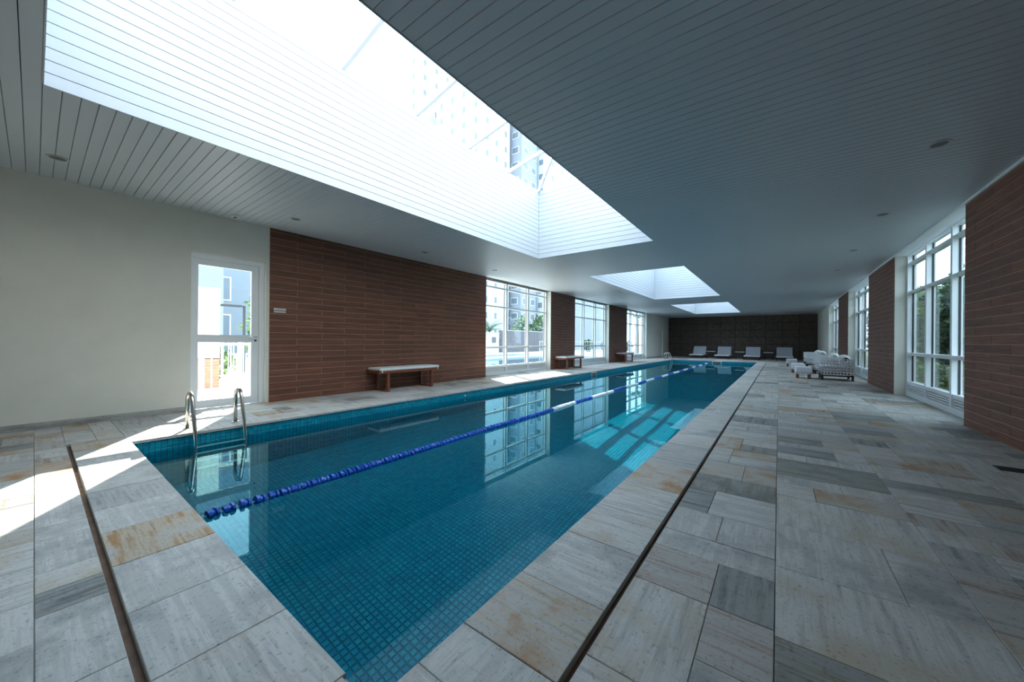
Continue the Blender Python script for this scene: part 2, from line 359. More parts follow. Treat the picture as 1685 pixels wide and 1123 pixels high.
# ================================================================== LEFT WALL
wl = MB()
D = .34
DY0, DY1, DZ = 1.47, 2.49, 2.52
WIN_L = [(8.51, 12.50), (14.635, 18.684), (21.55, 25.58)]
XB = XL - .012
def wallx(mb, y0, y1, z0, z1, mat='cream'): mb.box(XB - D, XB, y0, y1, z0, z1, mat)
wallx(wl, Y0, DY0, -.3, 3.6); wallx(wl, DY0, DY1, DZ, 3.6); wallx(wl, DY1, WIN_L[0][0], -.3, 3.6)
prev = WIN_L[0][1]
for a, b in WIN_L[1:]: wallx(wl, prev, a, -.3, 3.6); prev = b
wallx(wl, prev, Y1, -.3, 3.6)
for a, b in WIN_L: wallx(wl, a, b, ZC, 3.6)
wall_left = struct('wall_left', wl.mesh('wall_left'))
def plankwall(parent, x, sgn, y0, y1, zt, off=0.0, wood='plank_brown', joint='plank_grout'):
    RH, RL = .115, .93; k = 0; z = 0.0
    bed = MB(); bed.box(x - sgn * .012, x - sgn * .003, y0, y1, 0.0, zt, joint); bed.build('plank_bed', parent)
    ax = '+x' if sgn > 0 else '-x'
    while z < zt - .01:
        z1 = min(z + RH, zt); p = y0 - (RL / 2 if k % 2 else 0) + off
        if p > y0: p -= RL
        while p < y1 - .01:
            a, b = max(p, y0), min(p + RL, y1)
            if b - a > .02:
                g = .0026; h = sgn * x + random.uniform(-.0012, .0006)
                v, f = slab(a + g, b - g, z + g, z1 - g, sgn * x - .008, h, .0015); MB().add(v, f, wood, ax).build('brick', parent)
            p += RL
        z = z1; k += 1
plankwall(wall_left, XL, 1, 2.545, WIN_L[0][0], ZC)
def cladding(parent, x, sgn, y0, y1):
    c = MB(); c.box(x - sgn * .012, x, y0, y1, 0, ZC, 'plank_far'); c.build('cladding', parent, label='brown wood-look cladding')
for a, b in ((12.505, 14.63), (18.69, 21.545)): cladding(wall_left, XL, 1, a, b)
# stone skirting under the cream wall
bb = MB()
for a, b in ((Y0, DY0 - .01), (WIN_L[2][1], Y1)): bb.box(XB, XB + .012, a, b, 0, .08, 'stone_grey_y')
struct('baseboard_left', bb.mesh('baseboard_left'))
# niche frame on the far plain wall: a shallow pilaster
pl_ = MB(); pl_.box(XB, XB + .10, 29.6, 29.85, 0, 2.3, 'cream'); pl_.build('pilaster', wall_left)

# ================================================================== RIGHT / BACK / FRONT WALLS
wr = MB(); WIN_R = [(7.868, 11.745), (14.63, 18.51), (21.21, 25.10)]; XRB = XR + .012
prev = Y0
for a, b in WIN_R: wr.box(XRB, XRB + D, prev, a, -.3, 3.6, 'cream'); prev = b
wr.box(XRB, XRB + D, prev, Y1, -.3, 3.6, 'cream')
for a, b in WIN_R: wr.box(XRB, XRB + D, a, b, ZC - .01, 3.6, 'cream')
wall_right = struct('wall_right', wr.mesh('wall_right'))
plankwall(wall_right, XR, -1, 3.9, WIN_R[0][0], ZC - .035, off=-.55)
cladding(wall_right, XR, -1, Y0, 3.9)
for a, b in ((11.75, 14.625), (18.515, 21.205)): cladding(wall_right, XR, -1, a, b)
tr = MB(); tr.box(XR - .02, XR + .2, Y0, Y1, ZC - .035, ZC - .001, 'soft_white'); struct('trim_1', tr.mesh('trim_1'))
wb = MB(); wb.box(XL - D, XR + D, Y1 + .02, Y1 + .4, -.3, 3.6, 'black'); wall_back = struct('wall_back', wb.mesh('wall_back'))
nc, nr = 10, 6
for i in range(nc):
    for j in range(nr):
        a0 = XL + (XR - XL) * i / nc; a1 = XL + (XR - XL) * (i + 1) / nc; z0 = ZC * j / nr; z1 = ZC * (j + 1) / nr; g = .016
        v, f = slab(a0 + g, a1 - g, z0 + g, z1 - g, -(Y1 + .021), -(Y1 - random.uniform(0, .004)), .006); MB().add(v, f, 'panel_dark', '-y').build('panel', wall_back)
wf = MB(); wf.box(XL - D, XR + D, Y0 - .4, Y0, -.3, 3.6, 'cream'); struct('wall_front', wf.mesh('wall_front'))

# ================================================================== CEILING
cb = MB(); CT = ZC + .012; CX0, CX1 = XL - .35, XR + .35
def cbox(x0, x1, y0, y1): cb.box(x0, x1, y0, y1, CT, CT + .25, 'groove')
prev = Y0
for a, b in SKY_Y:
    a -= .014; b += .014; cbox(CX0, CX1, prev, a); cbox(CX0, SKX0 - .014, a, b); cbox(SKX1 + .014, CX1, a, b); prev = b
cbox(CX0, CX1, prev, Y1)
ceiling = struct('ceiling', cb.mesh('ceiling'))
far = MB(); k = 0; y = Y0 + .03
while y < Y1:
    y1 = min(y + .1, Y1); segs = [(CX0, CX1)]
    for a, b in SKY_Y:
        if y1 > a + .02 and y < b - .02: segs = [(CX0, SKX0), (SKX1, CX1)]
    for s0, s1 in segs:
        v, f = slab(s0, s1, y + .0022, y1 - .0022, -ZC - .012, -ZC, .003)
        if y < 6.5 and y > -1.2: MB().add(v, f, 'board_white', '-z').build('ceiling_board', ceiling)
        else: far.add(v, f, 'board_white', '-z')
    y = y1
far.build('ceiling_boards', ceiling, kind='stuff')

def clip(poly, nx, ny, d):
    out = []
    for i, p in enumerate(poly):
        q = poly[(i + 1) % len(poly)]; a = nx * p[0] + ny * p[1] - d; b = nx * q[0] + ny * q[1] - d
        if a >= 0: out.append(p)
        if (a >= 0) != (b >= 0): t = a / (a - b); out.append((p[0] + t * (q[0] - p[0]), p[1] + t * (q[1] - p[1])))
    return out
def bar(mb, p, q, wdt, hgt, mat):
    p, q = Vector(p), Vector(q); d = (q - p).normalized(); s = d.cross(Vector((0, 0, 1))).normalized() * wdt / 2; u = s.cross(d).normalized() * hgt / 2
    v = [tuple(e + a * s + b * u) for e in (p, q) for a, b in ((-1, -1), (1, -1), (1, 1), (-1, 1))]
    mb.add(v, [(3, 2, 1, 0), (4, 5, 6, 7)] + [(i, (i + 1) % 4, 4 + (i + 1) % 4, 4 + i) for i in range(4)], mat)
def skylight(idx, ya, yb):
    o = struct('skylight', None); o['label'] = ['large glazed skylight with white boarded shaft nearest the camera', 'middle white boarded skylight over the pool', 'farthest white boarded skylight near the dark wall'][idx]
    sh = MB(); w_ = .12
    sh.box(SKX0 - w_, SKX0 - .012, ya - w_, yb + w_, ZC + .012, ZT, 'groove'); sh.box(SKX1 + .012, SKX1 + w_, ya - w_, yb + w_, ZC + .012, ZT, 'groove')
    sh.box(SKX0 - w_, SKX1 + w_, ya - w_, ya - .012, ZC + .012, ZT, 'groove'); sh.box(SKX0 - w_, SKX1 + w_, yb + .012, yb + w_, ZC + .012, ZT, 'groove'); sh.build('shaft', o)
    st = MB(); z = ZC; first = True; n = 16; bh = (ZT - ZC) / n
    for k in range(n):
        z0, z1 = ZC + k * bh + .0022, ZC + (k + 1) * bh - .0022
        for ax, a0, a1, h in (('+x', ya, yb, SKX0), ('-x', ya, yb, -SKX1), ('+y', SKX0, SKX1, ya), ('-y', SKX0, SKX1, -yb)):
            v, f = slab(a0, a1, z0, z1, h - .012, h, .003)
            if idx == 0: MB().add(v, f, 'board_white', ax).build('shaft_board', o)
            else: st.add(v, f, 'board_white', ax)
    if idx: st.build('shaft_boards', o, kind='stuff')
    e = MB()
    for x0, x1, y0, y1 in ((SKX0, SKX0 + .008, ya, yb), (SKX1 - .008, SKX1, ya, yb), (SKX0, SKX1, ya, ya + .008), (SKX0, SKX1, yb - .008, yb)): e.box(x0, x1, y0, y1, ZC - .006, ZC + .03, 'board_white')
    e.build('edge_trim', o)
    # hipped glass roof
    xm = (SKX0 + SKX1) / 2; hw = (SKX1 - SKX0) / 2; sl = .21; zr = ZT + sl * hw
    def zf(x, y): return ZT + .03 + sl * max(0, min(x - SKX0, SKX1 - x, y - ya, yb - y))
    nb = 6; step = (yb - ya) / nb
    ys = [ya + step * i for i in range(nb + 1)]
    for a, b in zip(ys, ys[1:]):
        for sgn, xa in ((1, SKX0), (-1, SKX1)):
            poly = [(xa, a), (xm, a), (xm, b), (xa, b)]
            poly = clip(poly, -sgn, 1, -sgn * xa + ya); poly = clip(poly, -sgn, -1, -sgn * xa - yb)
            if len(poly) > 2: MB().quad([(x, y_, zf(x, y_)) for x, y_ in poly], 'pane').build('pane', o)
    for yy, sg in ((ya, 1), (yb, -1)): MB().quad([(SKX0, yy, zf(SKX0, yy)), (SKX1, yy, zf(SKX1, yy)), (xm, yy + sg * hw, zf(xm, yy + sg * hw))], 'pane').build('pane', o)
    for yy in ys[1:-1]:
        for sgn, xa in ((1, SKX0), (-1, SKX1)):
            run = min(hw, yy - ya, yb - yy); r = MB(); bar(r, (xa, yy, ZT), (xa + sgn * run, yy, ZT + sl * run), .05, .07, 'frame_white'); r.build('rafter', o)
    r = MB(); bar(r, (xm, ya + hw, zr), (xm, yb - hw, zr), .06, .08, 'frame_white'); r.build('ridge', o)
    for xa, yy, sx, sy in ((SKX0, ya, 1, 1), (SKX1, ya, -1, 1), (SKX0, yb, 1, -1), (SKX1, yb, -1, -1)):
        r = MB(); bar(r, (xa, yy, ZT), (xa + sx * hw, yy + sy * hw, zr), .05, .07, 'frame_white'); r.build('hip_rafter', o)
for i, (a, b) in enumerate(SKY_Y): skylight(i, a, b)

# recessed downlights
def downlight(x, y, label):
    o = thing('downlight', label, 'ceiling light', (x, y, ZC), group='recessed round downlights in the boarded ceiling')
    m = MB(); n = 20; R = [(.085, 0), (.085, -.008), (.066, -.008), (.062, .002)]
    v = [(r * math.cos(2 * math.pi * j / n), r * math.sin(2 * math.pi * j / n), z) for r, z in R for j in range(n)]
    m.add(v, [(k * n + j, (k + 1) * n + j, (k + 1) * n + (j + 1) % n, k * n + (j + 1) % n) for k in range(3) for j in range(n)], 'grille'); m.build('ring', o)
    d = MB(); d.add([(.062 * math.cos(2 * math.pi * j / n), .062 * math.sin(2 * math.pi * j / n), -.002) for j in range(n)], [tuple(range(n - 1, -1, -1))], 'lamp_inner'); d.build('lens', o)
LD = ['above the cream wall, left of the door', 'above the door end of the brown plank wall', 'above the middle of the brown plank wall', 'above the window end of the brown plank wall']
for y, l in zip((.15, 2.615, 5.34, 7.85), LD): downlight(-6.5, y, 'round recessed downlight ' + l)
RD = ['over the right deck, nearest the camera', 'over the right deck, second from the camera', 'over the right deck, third from the camera', 'over the right deck, fourth from the camera']
for y, l in zip((5.43, 7.88, 10.56, 13.16), RD): downlight(1.28, y, 'round recessed downlight ' + l)
o = thing('smoke_detector', 'small white box with dark slot on the ceiling above the door', 'detector', (-7.14, 1.96, ZC))
MB().bevbox(-.08, .08, -.05, .05, -.03, 0, .006, 'plastic_white').build('housing', o); MB().box(-.05, .05, -.02, .02, -.033, -.03, 'lamp_inner').build('sensor', o)

# ================================================================== WINDOWS
def window(name, xin, sgn, y0, y1, label):
    """sgn: direction from the room outwards in x"""
    o = struct(name, None); o['label'] = label; F = 'frame_white'; xo = xin + sgn * .12; xg = xin + sgn * .085
    def bx(nm, ya, yb, za, zb, xa=xin, xb=xo): MB().box(xa, xb, ya, yb, za, zb, F).build(nm, o)
    n = 3; pit = (y1 - y0) / n; ys = [y0 + pit * i for i in range(n + 1)]
    bx('sill', y0, y1, 0, .105); bx('head', y0, y1, ZC - .05, ZC)
    for i, yy in enumerate(ys):
        ya, yb = (yy, yy + .07) if i == 0 else ((yy - .07, yy) if i == n else (yy - .04, yy + .04)); bx('mullion', ya, yb, .105, ZC - .05)
    for i in range(n):
        a = ys[i] + (.07 if i == 0 else .035); b = ys[i + 1] - (.07 if i == n - 1 else .035)
        for za, zb in ((.25, .32), (.895, .96), (2.268, 2.318), (2.90, 2.955)): bx('transom', a, b, za, zb, xin + sgn * .015, xo)
        MB().box(xin + sgn * .08, xin + sgn * .10, a, b, .105, .25, F).build('vent_panel', o)
        for k in range(3): MB().box(xin + sgn * .03, xin + sgn * .07, a, b, .115 + k * .045, .135 + k * .045, F).build('louvre', o)
        for za, zb in ((.32, .895), (.96, 2.268), (2.318, 2.90), (2.955, ZC - .05)):
            p = MB().box(xg, xg + sgn * .006, a, b, za, zb, 'pane').build('pane', o)
            if za > .3:
                gk = MB(); t = .014
                gk.box(xg - sgn * .012, xg + sgn * .012, a, a + t, za, zb, 'gasket'); gk.box(xg - sgn * .012, xg + sgn * .012, b - t, b, za, zb, 'gasket')
                gk.build('gasket', p)
    return o
WN = ['tall white window bay on the left, beside the long plank wall', 'middle tall white window bay on the left wall', 'farthest tall white window bay on the left wall',
      'tall white window bay on the right, nearest the camera', 'middle tall white window bay on the right wall', 'farthest tall white window bay on the right wall']
for i, (a, b) in enumerate(WIN_L): window('window_%d' % (i + 1), XL - .2, -1, a, b, WN[i])
for i, (a, b) in enumerate(WIN_R): window('window_%d' % (i + 4), XR + .2, 1, a, b, WN[i + 3])

# ================================================================== DOOR
dr = struct('door_1', None); dr['label'] = 'white framed glass door in the cream wall'
xd = XB - .09
def db(nm, xa, xb, ya, yb, za, zb, mat='frame_white', par=None): return MB().box(xa, xb, ya, yb, za, zb, mat).build(nm, par or dr)
db('frame_post', xd - .06, xd + .03, DY0, 1.50, 0, DZ); db('frame_post', xd - .06, xd + .03, 2.412, DY1, 0, DZ); db('frame_head', xd - .06, xd + .03, 1.50, 2.412, 2.44, DZ)
db('stile', xd - .05, xd, 1.503, 1.577, .01, 2.437); db('stile', xd - .05, xd, 2.30, 2.409, .01, 2.437)
db('rail', xd - .05, xd, 1.577, 2.30, .01, .137); db('rail', xd - .05, xd, 1.577, 2.30, 1.086, 1.208); db('rail', xd - .05, xd, 1.577, 2.30, 2.34, 2.437)
db('pane', xd - .028, xd - .022, 1.577, 2.30, .137, 1.086, 'pane'); db('pane', xd - .028, xd - .022, 1.577, 2.30, 1.208, 2.34, 'pane')
h = MB(); h.tube([(xd, 2.37, 1.185), (xd + .05, 2.37, 1.185), (xd + .055, 2.34, 1.185), (xd + .05, 2.25, 1.182)], .009, 'steel', 8); h.build('handle', dr, True, label='steel lever handle')
h = MB(); h.tube([(xd, 2.362, 1.115), (xd + .012, 2.362, 1.115)], .018, 'black', 14); h.build('lock', dr)
# small sign on the planks
sg = thing('wall_sign', 'small white and grey sign plate on the plank wall beside the door', 'sign', (XL + .001, 2.712, 1.67))
MB().bevbox(0, .008, -.10, .10, .005, .04, .003, 'plastic_white').build('upper_plate', sg); MB().bevbox(0, .008, -.10, .10, -.035, -.012, .003, 'plastic_white').build('lower_plate', sg)
MB().box(.008, .0085, -.07, .07, .016, .028, 'sign_grey').build('print', sg)

# ================================================================== LANE ROPE
lr = thing('lane_rope', 'lane rope of blue and white floats stretched along the pool', 'lane rope', (0, 0, 0))
def lane(y):
    t = (y - PN) / (PF - PN); return -3.34 - .22 * t - .08 * math.sin(math.pi * t) - .012 * math.sin(y * 2.1), WZ + .004 * math.sin(y * 3.3)
cp = []
for i in range(90): y = PN + (PF - PN) * i / 89; x, z = lane(y); cp.append((x, y, z))
MB().tube(cp, .005, 'cable', 6).build('cable', lr)
def floatmesh(mat, nm):
    m = MB(); n = 12; prof = [(-.036, .012), (-.034, .043), (-.012, .046), (-.006, .030), (.010, .030), (.016, .045), (.032, .042), (.034, .012)]
    v = [(r * math.cos(2 * math.pi * j / n), y, r * math.sin(2 * math.pi * j / n)) for y, r in prof for j in range(n)]
    f = [(k * n + j, k * n + (j + 1) % n, (k + 1) * n + (j + 1) % n, (k + 1) * n + j) for k in range(len(prof) - 1) for j in range(n)]
    f += [tuple(range(n)), tuple(range((len(prof) - 1) * n + n - 1, (len(prof) - 1) * n - 1, -1))]
    return m.add(v, f, mat).mesh(nm)
FBm, FWm = floatmesh('float_blue', 'float_blue'), floatmesh('float_white', 'float_white')
bnds = [5.93, 6.88, 7.73, 9.1, 10.15, 11.2, 12.1]
while bnds[-1] < 26: bnds.append(bnds[-1] + 1.0)
y = .80; k = 0
while y < PF - .06:
    c = sum(1 for b in bnds if y > b) % 2; x, z = lane(y)
    f = link('float', FWm if c else FBm, lr, (x, y, z)); f.rotation_euler = (random.uniform(-.25, .25), random.uniform(0, 6), random.uniform(-.18, .18)); y += .083 if y > 1.1 else .1

# ================================================================== LADDERS
def ladder(ycen, label):
    o = thing('pool_ladder', label, 'ladder', (0, ycen, 0), group='steel pool ladders')
    for s in (-.25, .25):
        p = [(-6.0, s, 0), (-6.0, s, .33)] + arc(-5.885, .345, .115, math.pi, .25, 10, s) + [(-5.66, s, .05), (-5.625, s, -.12), (-5.62, s, -.3), (-5.62, s, -1.25)]
        MB().tube(p, .0215, 'steel', 12).build('rail', o, True)
        MB().tube([(-6.0, s, 0), (-6.0, s, .008)], .045, 'steel', 16).build('flange', o)
    for z in (-.20, -.50, -.80, -1.1): MB().bevbox(-5.66, -5.585, -.25, .25, z - .015, z + .01, .006, 'plastic_white').build('tread', o)
ladder(1.42, 'steel pool ladder at the near left corner in front of the door'); ladder(25.05, 'distant steel pool ladder at the far left corner')

# ================================================================== BENCHES
def bench(y0, y1, label):
    yc = (y0 + y1) / 2; L = (y1 - y0) / 2; o = thing('bench', label, 'bench', (0, yc, 0), group='white topped wooden benches along the left wall')
    x0, x1 = XL + .04, -6.86; W = 'wood_red'
    MB().bevbox(x0, x1, -L, L, .468, .53, .012, 'plastic_white').build('seat_pad', o)
    f = MB(); f.box(x0 - .01, x1 - .01, -L - .03, -L + .02, .41, .465, W); f.box(x0 - .01, x1 - .01, L - .02, L + .03, .41, .465, W); f.box(x1 - .04, x1 - .005, -L, L, .41, .465, W); f.box(x0, x0 + .035, -L, L, .41, .465, W); f.build('seat_frame', o)
    for k in range(5): a = x0 + .07 + k * .075; MB().box(a, a + .05, -L + .02, L - .02, .445, .465, W).build('slat', o)
    for s in (-1, 1):
        yy = s * (L - .22)
        MB().box(x1 - .075, x1 - .015, yy - .03, yy + .03, 0, .41, W).build('leg', o); MB().box(x0 + .01, x0 + .07, yy - .03, yy + .03, 0, .41, W).build('leg', o)
        MB().box(x0 + .07, x1 - .075, yy - .025, yy + .025, 0, .045, W).build('foot_rail', o)
    for s in (-1, 1): MB().box(x1 - .003, x1 + .006, s * (L - .05) - .012, s * (L - .05) + .012, .43, .47, 'plastic_white').build('strap', o)
bench(4.46, 6.13, 'white topped wooden bench against the long brown plank wall'); bench(12.80, 14.48, 'white topped wooden bench between the first and second left windows')
bench(19.67, 21.33, 'white topped wooden bench between the second and third left windows')

# ================================================================== ARMCHAIRS, OTTOMANS
def woven(mb, a0, a1, b0, b1, h0, h1, ax, na, nb, mat):
    """perforated panel: rows of small square holes, real openings"""
    hs = .023
    as_ = [a0 + (a1 - a0) * (i + .5) / na for i in range(na)]; bs = [b0 + (b1 - b0) * (j + .5) / nb for j in range(nb)]
    A = [a0] + [x for c in as_ for x in (c - hs, c + hs)] + [a1]; B = [b0] + [x for c in bs for x in (c - hs, c + hs)] + [b1]
    for i in range(len(A) - 1):
        for j in range(len(B) - 1):
            if i % 2 and j % 2: continue
            v, f = slab(A[i], A[i + 1], B[j], B[j + 1], h0, h1); mb.add(v, f + [(3, 2, 1, 0)], mat, ax)
def armchair(yc, label):
    o = thing('armchair', label, 'armchair', (0, yc, 0), group='white perforated armchairs on the right deck'); m = 'weave_white'
    x0, x1 = 1.08, 1.84; hy = .45; z0, z1 = .17, .68
    for s in (-1, 1):
        p = MB(); woven(p, x0, x1, z0, z1, s * hy - .03 if s > 0 else hy - .03, (s * hy if s > 0 else hy), '+y' if s > 0 else '-y', 10, 6, m); p.build('arm_panel', o)
    p = MB(); woven(p, -hy + .03, hy - .03, z0, z1, x1 - .03, x1, '+x', 10, 6, m); p.build('back_panel', o)
    MB().bevbox(x0 + .01, x1 - .035, -hy + .032, hy - .032, .385, .45, .02, m).build('seat', o)
    MB().box(x0 + .02, x1 - .04, -hy + .035, hy - .035, .175, .20, 'wood_dark').build('seat_base', o)
    cu = MB(); n = 14; L = hy * .78
    prof = [(.16 * math.cos(a), .17 * math.sin(a)) for a in [2 * math.pi * j / n for j in range(n)]]
    rows = [(-L, .55), (-L * .9, .9), (0, 1.0), (L * .9, .9), (L, .55)]
    v = [(1.66 + c * k, y, .63 + s_ * k) for y, k in rows for c, s_ in prof]
    f = [(r * n + j, r * n + (j + 1) % n, (r + 1) * n + (j + 1) % n, (r + 1) * n + j) for r in range(4) for j in range(n)] + [tuple(range(n)), tuple(range(5 * n - 1, 4 * n - 1, -1))]
    cu.add(v, f, 'plastic_white').build('bolster', o, True)
    b = MB(); b.box(x0, x1, -hy, -hy + .04, .12, .16, 'wood_dark'); b.box(x0, x1, hy - .04, hy, .12, .16, 'wood_dark'); b.box(x0, x0 + .04, -hy, hy, .12, .16, 'wood_dark'); b.box(x1 - .04, x1, -hy, hy, .12, .16, 'wood_dark'); b.build('base_frame', o)
    for xx in (x0 + .03, x1 - .03):
        for yy in (-hy + .03, hy - .03): MB().box(xx - .028, xx + .028, yy - .028, yy + .028, 0, .12, 'wood_dark').build('leg', o)
def ottoman(x, y, label):
    o = thing('ottoman', label, 'ottoman', (x, y, 0), group='white ottomans in front of the armchairs'); m = 'weave_white'
    MB().bevbox(-.21, .21, -.24, .24, .17, .38, .03, m).build('cushion', o)
    s = MB(); woven(s, -.20, .20, .14, .22, .245, .25, '-y', 6, 1, m); s.build('side_panel', o)
    for xx in (-.15, .15):
        for yy in (-.18, .18): MB().box(xx - .035, xx + .035, yy - .035, yy + .035, 0, .17, 'wood_red').build('leg', o)
armchair(15.32, 'white perforated armchair nearest the camera on the right deck'); armchair(17.95, 'second white perforated armchair, just behind the nearest one'); armchair(22.4, 'third white perforated armchair, beyond the second one')
armchair(24.6, 'farthest white perforated armchair, half hidden by the others')
ottoman(.66, 15.25, 'white ottoman in front of the nearest armchair'); ottoman(.60, 17.75, 'white ottoman in front of the second armchair'); ottoman(.52, 22.4, 'white ottoman in front of the third armchair')

# ================================================================== LOUNGERS AND SIDE TABLES
def lounger(xc, label):
    o = thing('sun_lounger', label, 'sun lounger', (xc, 0, 0), group='sun loungers in a row before the dark back wall'); m = 'slate_fabric'; W = .42
    s = MB()
    for k in range(11): s.box(-W + k * .078, -W + k * .078 + .066, 28.9, 30.25, .25, .29, m)
    s.build('seat', o)
    b = MB(); c = math.cos(.95); sn = math.sin(.95)
    for k in range(11):
        x0, x1 = -W + k * .078, -W + k * .078 + .066; p = [(30.25, .27), (30.25 + .68 * c, .27 + .68 * sn)]
        v = [(x, y, z + d) for y, z in p for x in (x0, x1) for d in (0, .035)]; b.add(v, [(0, 1, 3, 2), (4, 6, 7, 5), (0, 4, 5, 1), (2, 3, 7, 6), (1, 5, 7, 3), (0, 2, 6, 4)], m)
    b.build('backrest', o)
    f = MB(); f.box(-W - .03, W + .03, 28.86, 28.92, .22, .28, 'weave_white'); f.box(-W - .03, -W, 28.9, 30.9, .22, .28, 'weave_white'); f.box(W, W + .03, 28.9, 30.9, .22, .28, 'weave_white'); f.build('frame', o)
    for xx in (-W, W):
        for yy in (29.0, 30.8): MB().box(xx - .025, xx + .025, yy - .025, yy + .025, 0, .22, 'wood_dark').build('leg', o)
LN = ['leftmost sun lounger before the dark back wall', 'second sun lounger from the left before the dark wall', 'third sun lounger from the left before the dark wall', 'rightmost sun lounger before the dark back wall']
for x, l in zip((-4.83, -3.2, -1.45, .32), LN): lounger(x, l)
def sidetable(xc, label):
    o = thing('side_table', label, 'side table', (xc, 30.3, 0), group='low side tables between the loungers')
    MB().bevbox(-.28, .28, -.25, .25, .47, .51, .008, 'weave_white').build('table_top', o)
    for xx in (-.22, .22):
        for yy in (-.19, .19): MB().box(xx - .02, xx + .02, yy - .02, yy + .02, 0, .47, 'wood_dark').build('leg', o)
for x, l in zip((-4.05, -2.23, -.56), ('side table between the first and second loungers from the left', 'side table between the second and third loungers from the left', 'side table between the third and fourth loungers from the left')): sidetable(x, l)

# ================================================================== FLOOR GRATES
def grate(x0, x1, y0, y1, mat, label, nm='floor_grate'):
    o = thing(nm, label, 'drain', ((x0 + x1) / 2, (y0 + y1) / 2, 0)); a, b = (x1 - x0) / 2, (y1 - y0) / 2
    fr = MB(); t = .014
    fr.box(-a, a, -b, -b + t, .001, .006, mat); fr.box(-a, a, b - t, b, .001, .006, mat); fr.box(-a, -a + t, -b, b, .001, .006, mat); fr.box(a - t, a, -b, b, .001, .006, mat); fr.build('frame', o)
    MB().box(-a + t, a - t, -b + t, b - t, .001, .002, 'black').build('pit', o)
    n = 6
    for k in range(n): y = -b + t + (2 * b - 2 * t) * (k + .5) / n; MB().box(-a + t, a - t, y - .007, y + .007, .002, .005, mat).build('bar', o)
grate(1.63, 1.92, 5.29, 5.45, 'black', 'dark rectangular floor drain by the right plank wall')
grate(-7.05, -6.83, 3.2, 3.4, 'grille', 'grey square floor drain before the plank wall, nearer the door'); grate(-7.1, -6.88, 3.82, 4.02, 'grille', 'grey square floor drain before the plank wall, nearer the bench')

# ================================================================== OUTSIDE, LEFT
tg = MB(); tg.box(-90, -19.4, -40, 110, -.35, -.03, 'terrace'); tg.box(-19.4, XB - D, -40, 9.0, -.35, -.03, 'terrace'); tg.box(-19.4, XB - D, 26.0, 110, -.35, -.03, 'terrace')
tg.box(-10.6, XB - D, 9.0, 26.0, -.35, -.03, 'terrace'); tg.box(-16.5, -15.2, 9.0, 26.0, -.35, -.03, 'terrace')
for a in ((XB - D, XB - .002),): tg.box(a[0], a[1], 8.5, 25.6, -.35, -.012, 'terrace'); tg.box(a[0], a[1], DY0, DY1, -.35, -.012, 'terrace')
struct('terrace', tg.mesh('terrace'))
for x0, x1, nm, l in ((-15.2, -10.6, 'outdoor_pool', 'nearer outdoor pool beyond the left windows'), (-19.4, -16.5, 'outdoor_pool', 'farther outdoor pool beyond the left windows')):
    o = thing(nm, l, 'pool', (0, 0, 0)); MB().box(x0, x1, 9.0, 26.0, -.3, -.10, 'outdoor_water').build('water', o)
    k = MB()
    for a, b, c, d in ((x0, x0 + .12, 9, 26), (x1 - .12, x1, 9, 26), (x0, x1, 9, 9.12), (x0, x1, 25.88, 26)): k.box(a, b, c, d, -.2, -.01, 'facade_white')
    k.build('rim', o)
def fence(x0, y0, x1, y1, h, label, post=1.0, gap=.11):
    o = thing('railing', label, 'railing', (x0, y0, 0)); v = Vector((x1 - x0, y1 - y0, 0)); L = v.length; o.rotation_euler = (0, 0, math.atan2(v.y, v.x)); m = 'facade_white'
    MB().box(0, L, -.025, .025, h - .05, h, m).build('top_rail', o); MB().box(0, L, -.02, .02, .08, .12, m).build('bottom_rail', o)
    k = 0; bm = MB().box(-.010, .010, -.010, .010, .12, h - .05, m).mesh('baluster'); pm = MB().box(-.035, .035, -.035, .035, -.03, h + .01, m).mesh('post')
    n = int(L / gap)
    for i in range(n + 1):
        s = L * i / n
        if i % max(1, int(post / gap)) == 0: link('post', pm, o, (s, 0, 0))
        else: link('baluster', bm, o, (s, 0, 0))
fence(-8.75, 1.3, -8.75, 3.4, 1.06, 'white baluster railing just outside the glass door', .7, .14)
fence(-12.6, 2.6, -12.6, 6.0, 1.1, 'white railing farther behind the one outside the door', 1.5, .12)
fence(-21.5, 34.0, -13.0, 42.0, 1.15, 'white railing beyond the middle left window', 2.0, .22)
fence(-14.0, 40.0, -8.5, 40.0, 1.15, 'white railing beyond the farthest left window', 2.0, .22)
